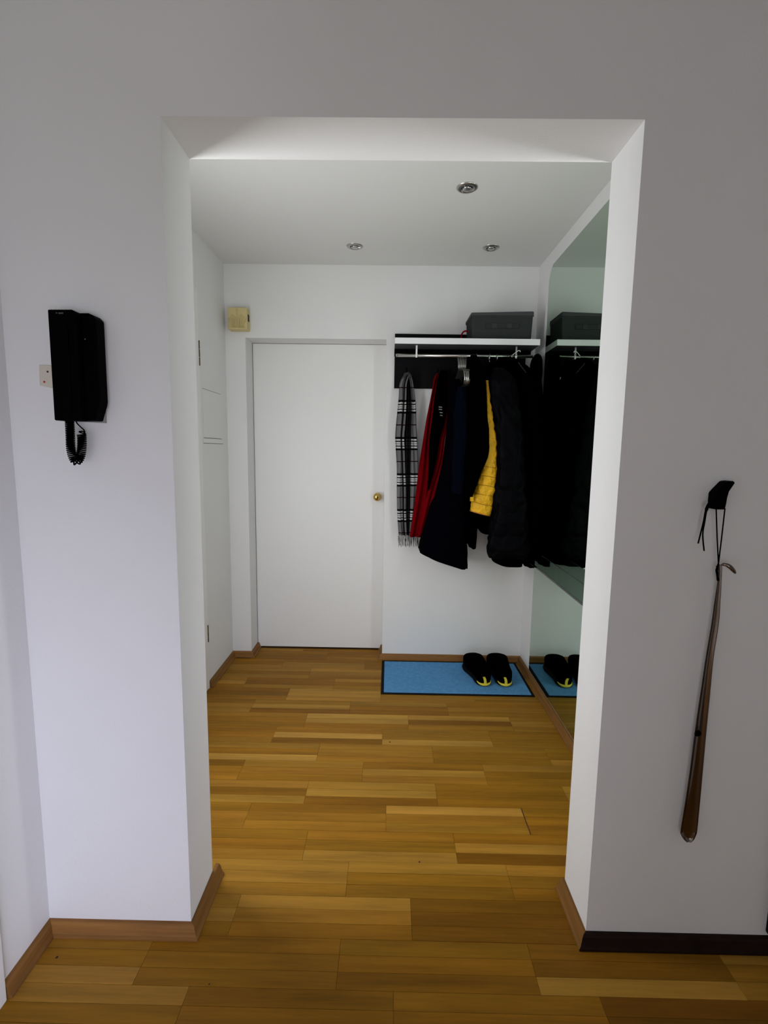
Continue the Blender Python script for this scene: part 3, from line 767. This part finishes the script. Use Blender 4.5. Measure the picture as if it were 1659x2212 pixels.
def shoe(x, y, ang, label, mirror=1, kw=1.28):
    t = thing('sneaker', label, 'shoe', (x, y, .0078), 'pair of black sneakers on the doormat')
    t.rotation_euler.z = ang
    # outline along +y (heel at 0), length .30
    prof = [(a, b * kw, c) for a, b, c in [(0.000, .020, .0), (.012, .031, .0), (.04, .036, 0), (.09, .035, .002), (.15, .041, .005), (.20, .048, .006), (.245, .046, .004), (.28, .034, .001), (.298, .014, -.002)]]
    def body(zfun, k, n=22, z0=.0):
        bm = bmesh.new(); P = catmull(prof, 4); rings = []
        for (yy, hw, off) in P:
            z1 = zfun(yy); ring = []
            for j in range(n):
                a = 2 * math.pi * j / n; c, s = math.cos(a), math.sin(a)
                xx = off * mirror + hw * k * math.copysign(abs(c) ** .8, c)
                zz = z0 + (z1 - z0) * (.5 + .5 * math.copysign(abs(s) ** .6, s))
                ring.append(bm.verts.new((xx, yy, zz)))
            rings.append(ring)
        for a, b in zip(rings, rings[1:]):
            for j in range(n): bm.faces.new((a[j], a[(j + 1) % n], b[(j + 1) % n], b[j]))
        bm.faces.new(rings[0][::-1]); bm.faces.new(rings[-1])
        bmesh.ops.recalc_face_normals(bm, faces=bm.faces); return bm
    def up(yy):
        pts = [(0, .082), (.02, .098), (.06, .104), (.10, .120), (.14, .120), (.20, .112), (.26, .092), (.30, .060)]
        for (a, za), (b, zb) in zip(pts, pts[1:]):
            if yy <= b: return za + (zb - za) * max(0, (yy - a)) / (b - a)
        return .045
    obj('upper', body(up, .97, z0=.016), SHOE, t, smooth=True)
    sole = obj('sole', body(lambda q: .026, 1.06), mat('black_sole_rubber', (.003, .003, .003), .8, spec=.08), t, smooth=True)
    # yellow heel tread, wrapped round the back of the sole
    bm = bmesh.new(); rr = []
    for i in range(15):
        a = math.radians(-78 + 156 * i / 14); q = abs(i - 7) / 7
        rr.append((.042 * math.sin(a), .030 - .0375 * math.cos(a), .012 + .012 * q * q))
    tube(bm, rr, [.0015 + .006 * (1 - (abs(i - 7) / 7) ** 2) for i in range(15)], 8)
    hs = obj('heel_tread', bm, YEL2, t, smooth=True); hs['label'] = 'yellow heel tread'
    bm = bmesh.new(); pts = [(-.002, -.0075, .014), (0, -.0065, .03), (-.003, -.0040, .045), (-.008, -.0025, .056)]
    A = []; B = []
    for i, (px_, py_, pz_) in enumerate(pts):
        A.append([bm.verts.new((px_ - .007, py_ - .002, pz_)), bm.verts.new((px_ + .007, py_ - .002, pz_))])
        B.append([bm.verts.new((px_ - .007, py_ + .004, pz_)), bm.verts.new((px_ + .007, py_ + .004, pz_))])
    for i in range(3):
        bm.faces.new((A[i][0], A[i][1], A[i + 1][1], A[i + 1][0])); bm.faces.new((B[i][1], B[i][0], B[i + 1][0], B[i + 1][1]))
        bm.faces.new((A[i][0], A[i + 1][0], B[i + 1][0], B[i][0])); bm.faces.new((A[i][1], B[i][1], B[i + 1][1], A[i + 1][1]))
    bm.faces.new((A[-1][0], A[-1][1], B[-1][1], B[-1][0])); bm.faces.new((A[0][1], A[0][0], B[0][0], B[0][1]))
    ht = obj('heel_tab', bm, YEL2, t); ht['label'] = 'yellow pull tab'
    bm = tube(bmesh.new(), [(.022 * math.cos(a) * 1.15, .045 + .042 * math.sin(a), .094 + .006 * math.sin(a)) for a in [2 * math.pi * i / 20 for i in range(21)]], .006, 8, cap=False)
    obj('collar', bm, SHOE, t, smooth=True)
    return t
shoe(.564, 2.690, .13, 'left black sneaker with yellow heel on the blue doormat', -1)
shoe(.683, 2.690, .05, 'right black sneaker with yellow heel, the one nearer the mirror', 1)

# ================================================================== CEILING SPOTS
for k, (px_, py_, lab) in enumerate(((.301, 2.187, 'recessed ceiling spotlight nearest the opening, the largest in view'), (-.205, 2.789, 'recessed ceiling spotlight in front of the white door'), (.522, 2.790, 'recessed ceiling spotlight above the grey storage box'))):
    t = thing('ceiling_spotlight', lab, 'light', (px_, py_, ZC), 'recessed ceiling spotlights')
    ring = lathe(bmesh.new(), [(.026, -.001), (.029, -.006), (.034, -.0065), (.041, -.004), (.0445, -.0005), (.0445, 0), (.026, 0)], (0, 0, 0), 'z', 36)
    obj('trim_ring', ring, mat('satin_nickel_ring', (.50, .49, .47), .35, 1.0), t, smooth=True)
    cup = lathe(bmesh.new(), [(.001, -.0012), (.0265, -.0012), (.0265, -.0004), (.001, -.0004)], (0, 0, 0), 'z', 32)
    obj('dark_recess', cup, mat('dark_recess_metal', (.05, .048, .045), .5), t)
    bulb = lathe(bmesh.new(), [(.0185, -.0014), (.019, -.005), (.0165, -.0085), (.010, -.0105), (.001, -.011)], (0, .002, 0), 'z', 28)
    b_ = obj('reflector_bulb', bulb, LIGHTGL, t, smooth=True)
    for a in (0, 2.1, 4.2):
        obj('spring_clip', tube(bmesh.new(), [(.019 * math.cos(a), .019 * math.sin(a), -.004), (.030 * math.cos(a), .030 * math.sin(a), -.008)], .0016, 5), CHROME, t)

# ================================================================== DOOR CHIME BOX
cb = thing('door_chime', 'yellowed cream door chime box with moulded grooves above the white door', 'door chime', (-.906, YB, 2.1))
A = W(491, 663, YB - .062); B = W(534, 712, YB - .062)
cx0, cx1, cz1, cz0 = A.x, B.x, A.z, B.z
obj('housing', BX(cx0, cx1, YB - .060, YB, cz0, cz1), CREAM, cb, bevel=.005, seg=3)
bm = bmesh.new(); cxm = (cx0 + cx1) / 2 - .002; wd = (cx1 - cx0); ht_ = cz1 - cz0; yy = YB - .0605
for i in range(-4, 5):
    x = cxm + i * wd * .085; zt = cz0 + ht_ * (.58 - .075 * abs(i)) if i else cz1 - .012
    pts = [(x, yy, cz0 + .012), (x, yy, zt)]
    if i: sgn = 1 if i > 0 else -1; pts += [(x + sgn * wd * .10, yy, zt + ht_ * .10), (x + sgn * wd * .17, yy, zt + ht_ * .16)]
    pts = [(max(cx0 + .006, min(cx1 - .006, p[0])), p[1], p[2]) for p in pts]
    tube(bm, [(p[0], p[1] - .0012, p[2]) for p in pts], .0034, 6)
obj('moulded_ribs', bm, CREAM, cb, smooth=True)
obj('bottom_lip', BX(cx0 + .01, cx1 - .008, YB - .0635, YB - .058, cz0 + .002, cz0 + .008), CREAM, cb)
z = (cz0 + cz1) / 2
obj('side_slot', BX(cx1 - .001, cx1 + .0008, YB - .046, YB - .018, W(538, 695, YB - .03).z, W(538, 680, YB - .03).z), GAP, cb)
rel(cb, cb.location)

# ================================================================== INTERCOM
def ipx(pts, Y): return [((W(a, b, Y)).x, (W(a, b, Y)).z) for a, b in pts]
ic = thing('intercom_phone', 'black wall intercom handset with coiled cord left of the opening', 'intercom', (-.72, YF, 1.4))
D = .056
obj('back_plate', prism_y(bmesh.new(), ipx([(125, 676), (200, 682), (216, 690), (226, 914), (130, 909)], YF - .01), YF - .010, YF), mat('pale_grey_plastic', (.30, .29, .27), .5), ic, bevel=.001)
obj('cradle_base', prism_y(bmesh.new(), ipx([(150, 676), (190, 676), (199, 680), (207, 689), (216, 866), (215, 874), (205, 909), (150, 909)], YF - .044), YF - .044, YF - .010), BLACKP, ic, bevel=.002)
hs = obj('handset', prism_y(bmesh.new(), ipx([(102, 668), (153, 668), (160, 672), (163, 677), (173, 909), (117, 908)], YF - .066), YF - .066, YF - .030), BLACKP, ic, bevel=.003)
obj('handset_ridge', prism_y(bmesh.new(), ipx([(122, 700), (146, 700), (156, 888), (133, 888)], YF - .067), YF - .0685, YF - .066), BLACKP, hs, bevel=.001)
lg = prism_y(bmesh.new(), ipx([(126, 674.8), (136, 674.8), (136, 677.8), (126, 677.8)], YF - .067), YF - .0666, YF - .066)
prism_y(lg, ipx([(120, 674.8), (123.5, 674.8), (123.5, 677), (120, 677)], YF - .067), YF - .0666, YF - .066)
o = obj('printed_mark', lg, mat('grey_print', (.07, .07, .07), .6), hs); o['label'] = 'tiny grey printed mark'
c = W(183.5, 732.5, YF - .0445)
obj('indicator', lathe(bmesh.new(), [(.001, -.0008), (.0012, -.0008), (.0012, 0), (.001, 0)], (c.x, YF - .044, c.z), 'y', 10), GREY1, ic)
path = [W(a, b, YF - .040) for a, b in ((150, 908), (151, 922), (152, 945), (153, 968), (157, 986), (164, 997), (172, 990), (176, 975), (177, 960), (177, 946), (176, 938))]
pc_ = [Vector(p) for p in catmull([tuple(p) for p in path], 60)]
L = [0]
for a, b in zip(pc_, pc_[1:]): L.append(L[-1] + (b - a).length)
hel = []
for i, p in enumerate(pc_):
    t = (pc_[min(i + 1, len(pc_) - 1)] - pc_[max(i - 1, 0)]).normalized(); u = t.cross(Vector((0, 1, 0))).normalized(); v = Vector((0, 1, 0))
    a = L[i] / .0042 * 2 * math.pi; r = .0085 if i > 8 else .0045
    hel.append(p + (u * math.cos(a) + v * math.sin(a)) * r)
bm = tube(bmesh.new(), hel, .00175, 6)
tube(bm, catmull([tuple(hel[-1]), tuple(W(171, 933, YF - .036)), tuple(W(180, 932, YF - .034)), tuple(W(183, 938, YF - .036)), tuple(W(182, 930, YF - .036)), tuple(W(174, 922, YF - .036)), tuple(W(167, 915, YF - .036)), tuple(W(163, 907, YF - .036))], 6), .0016, 6)
tube(bm, [W(150, 904, YF - .040), W(151, 913, YF - .040)], .0085, 14)
obj('coiled_cord', bm, BLACKP, ic, smooth=True)
rel(ic, ic.location)

so = thing('wall_socket_plate', 'small cream wall plate with red dot half behind the intercom', 'wall plate', (-.81, YF, 1.51))
obj('plate', prism_y(bmesh.new(), ipx([(88, 789), (132, 791), (134, 840), (111, 838), (89, 833)], YF), YF - .006, YF), PLATE, so, bevel=.001)
c = W(103, 803, YF - .006); obj('screw', lathe(bmesh.new(), [(.001, -.001), (.0022, -.001), (.0022, 0), (.001, 0)], (c.x, YF - .006, c.z), 'y', 12), GAP, so)
c = W(96, 825, YF - .006); o = obj('status_dot', lathe(bmesh.new(), [(.001, -.001), (.0024, -.001), (.0024, 0), (.001, 0)], (c.x, YF - .006, c.z), 'y', 12), RED, so); o['label'] = 'red dot'
rel(so, so.location)

# ================================================================== SHOEHORN on its hook
hk = thing('wall_hook', 'black angled wall hook above the long steel shoehorn', 'hook', (.80, YF, 1.25))
obj('hook_body', prism_y(bmesh.new(), ipx([(1572, 1040), (1586, 1039), (1589, 1043), (1576, 1062), (1572, 1076), (1570, 1088), (1567, 1101), (1546, 1101), (1545, 1086), (1547, 1066), (1556, 1056)], YF - .03), YF - .030, YF), BLACKP, hk, bevel=.003)
rel(hk, hk.location)
sh_ = thing('shoehorn', 'long polished steel shoehorn hanging by a black cord right of the opening', 'shoehorn', (.79, YF - .02, .8))
rows = [(1222, 1552, 1560), (1250, 1550.5, 1559), (1300, 1543, 1556), (1350, 1536, 1552), (1420, 1524, 1541), (1500, 1512, 1533), (1580, 1500, 1525), (1650, 1491, 1518.5), (1720, 1481, 1512), (1790, 1469.5, 1505), (1802, 1470, 1502), (1812, 1476, 1497), (1818, 1483, 1490)]
YH = YF - .022
bm = bmesh.new(); S = catmull([(W(a, py, YH).x, W(b, py, YH).x, W((a + b) / 2, py, YH).z) for py, a, b in rows], 4); n = 12; Fv = []; Bv = []
for i, (a, b, z) in enumerate(S):
    t = i / len(S); f = []; g = []
    for j in range(n + 1):
        u = j / n * 2 - 1; dep = min(.007, (b - a) * .28) * (1 - u * u)
        y = YH + dep - .004 * t; x = (a + b) / 2 + (b - a) / 2 * u
        f.append(bm.verts.new((x, y, z))); g.append(bm.verts.new((x, y + .0012, z)))
    Fv.append(f); Bv.append(g)
for i in range(len(S) - 1):
    for j in range(n):
        bm.faces.new((Fv[i][j], Fv[i + 1][j], Fv[i + 1][j + 1], Fv[i][j + 1])); bm.faces.new((Bv[i][j + 1], Bv[i + 1][j + 1], Bv[i + 1][j], Bv[i][j]))
    for j in (0, n): bm.faces.new((Fv[i][j], Bv[i][j], Bv[i + 1][j], Fv[i + 1][j]))
bmesh.ops.recalc_face_normals(bm, faces=bm.faces)
obj('blade', bm, HORN, sh_, smooth=True)
# top lip bent over like a leaf
bm = bmesh.new()
P = [W(1549, 1226, YH), W(1556, 1221, YH - .004), W(1566, 1219.5, YH - .008), W(1576, 1224, YH - .012), W(1584, 1232, YH - .015), W(1589, 1239, YH - .017)]
tube(bm, catmull([tuple(p) for p in P], 4), [.0042, .0048, .0036, .0028, .0020, .0020, .0030, .0040, .0036, .0042, .0047, .0050, .0051, .0051, .0050, .0048, .0045, .0040, .0034, .0026, .0014], 10)
obj('bent_tip', bm, HORN, sh_, smooth=True)
c = W(1511, 1588, YH - .006)
bm = lathe(bmesh.new(), [(.001, -.002), (.006, -.002), (.0095, 0), (.001, 0)], (c.x, YH + .001, c.z), 'y', 18)
for v in bm.verts: v.co.z = c.z + (v.co.z - c.z) * .85
o = obj('black_oval', bm, BLACKP, sh_, smooth=False); o['label'] = 'black oval mark'  # small black oval on the blade
A = W(1517, 1540, YH); B = W(1513, 1580, YH)
obj('black_line', tube(bmesh.new(), [A + Vector((0, .001, 0)), B + Vector((0, .001, 0))], .0014, 6), GAP, sh_)  # thin dark line above the oval
bm = bmesh.new(); YK = YF - .033
kp = W(1552, 1218, YK)
tube(bm, [W(1547, 1098, YK), W(1549, 1160, YK), kp], .0015, 6); tube(bm, [W(1566, 1098, YK), W(1559, 1160, YK), kp], .0015, 6)
tube(bm, [kp, W(1548, 1232, YK), W(1550, 1245, YK), W(1551, 1254, YK)], [.0022, .0030, .0026, .0030], 8)
obj('hanging_loop', bm, BLACKP, sh_, smooth=True)
bm = bmesh.new()
a0 = [(1547, 1085), (1540, 1083), (1531, 1088), (1524, 1104), (1520, 1125), (1514, 1150), (1508, 1174)]
a1 = [(1547, 1086), (1540, 1084), (1532, 1089), (1526, 1105), (1522, 1128), (1518, 1155), (1521, 1190)]
for q in (a0, a1): tube(bm, catmull([tuple(W(a, b, YK)) for a, b in q], 4), [.0028] * 12 + [.0017] * 13, 6)
obj('cord_ends', bm, BLACKP, sh_, smooth=True)
rel(sh_, sh_.location)
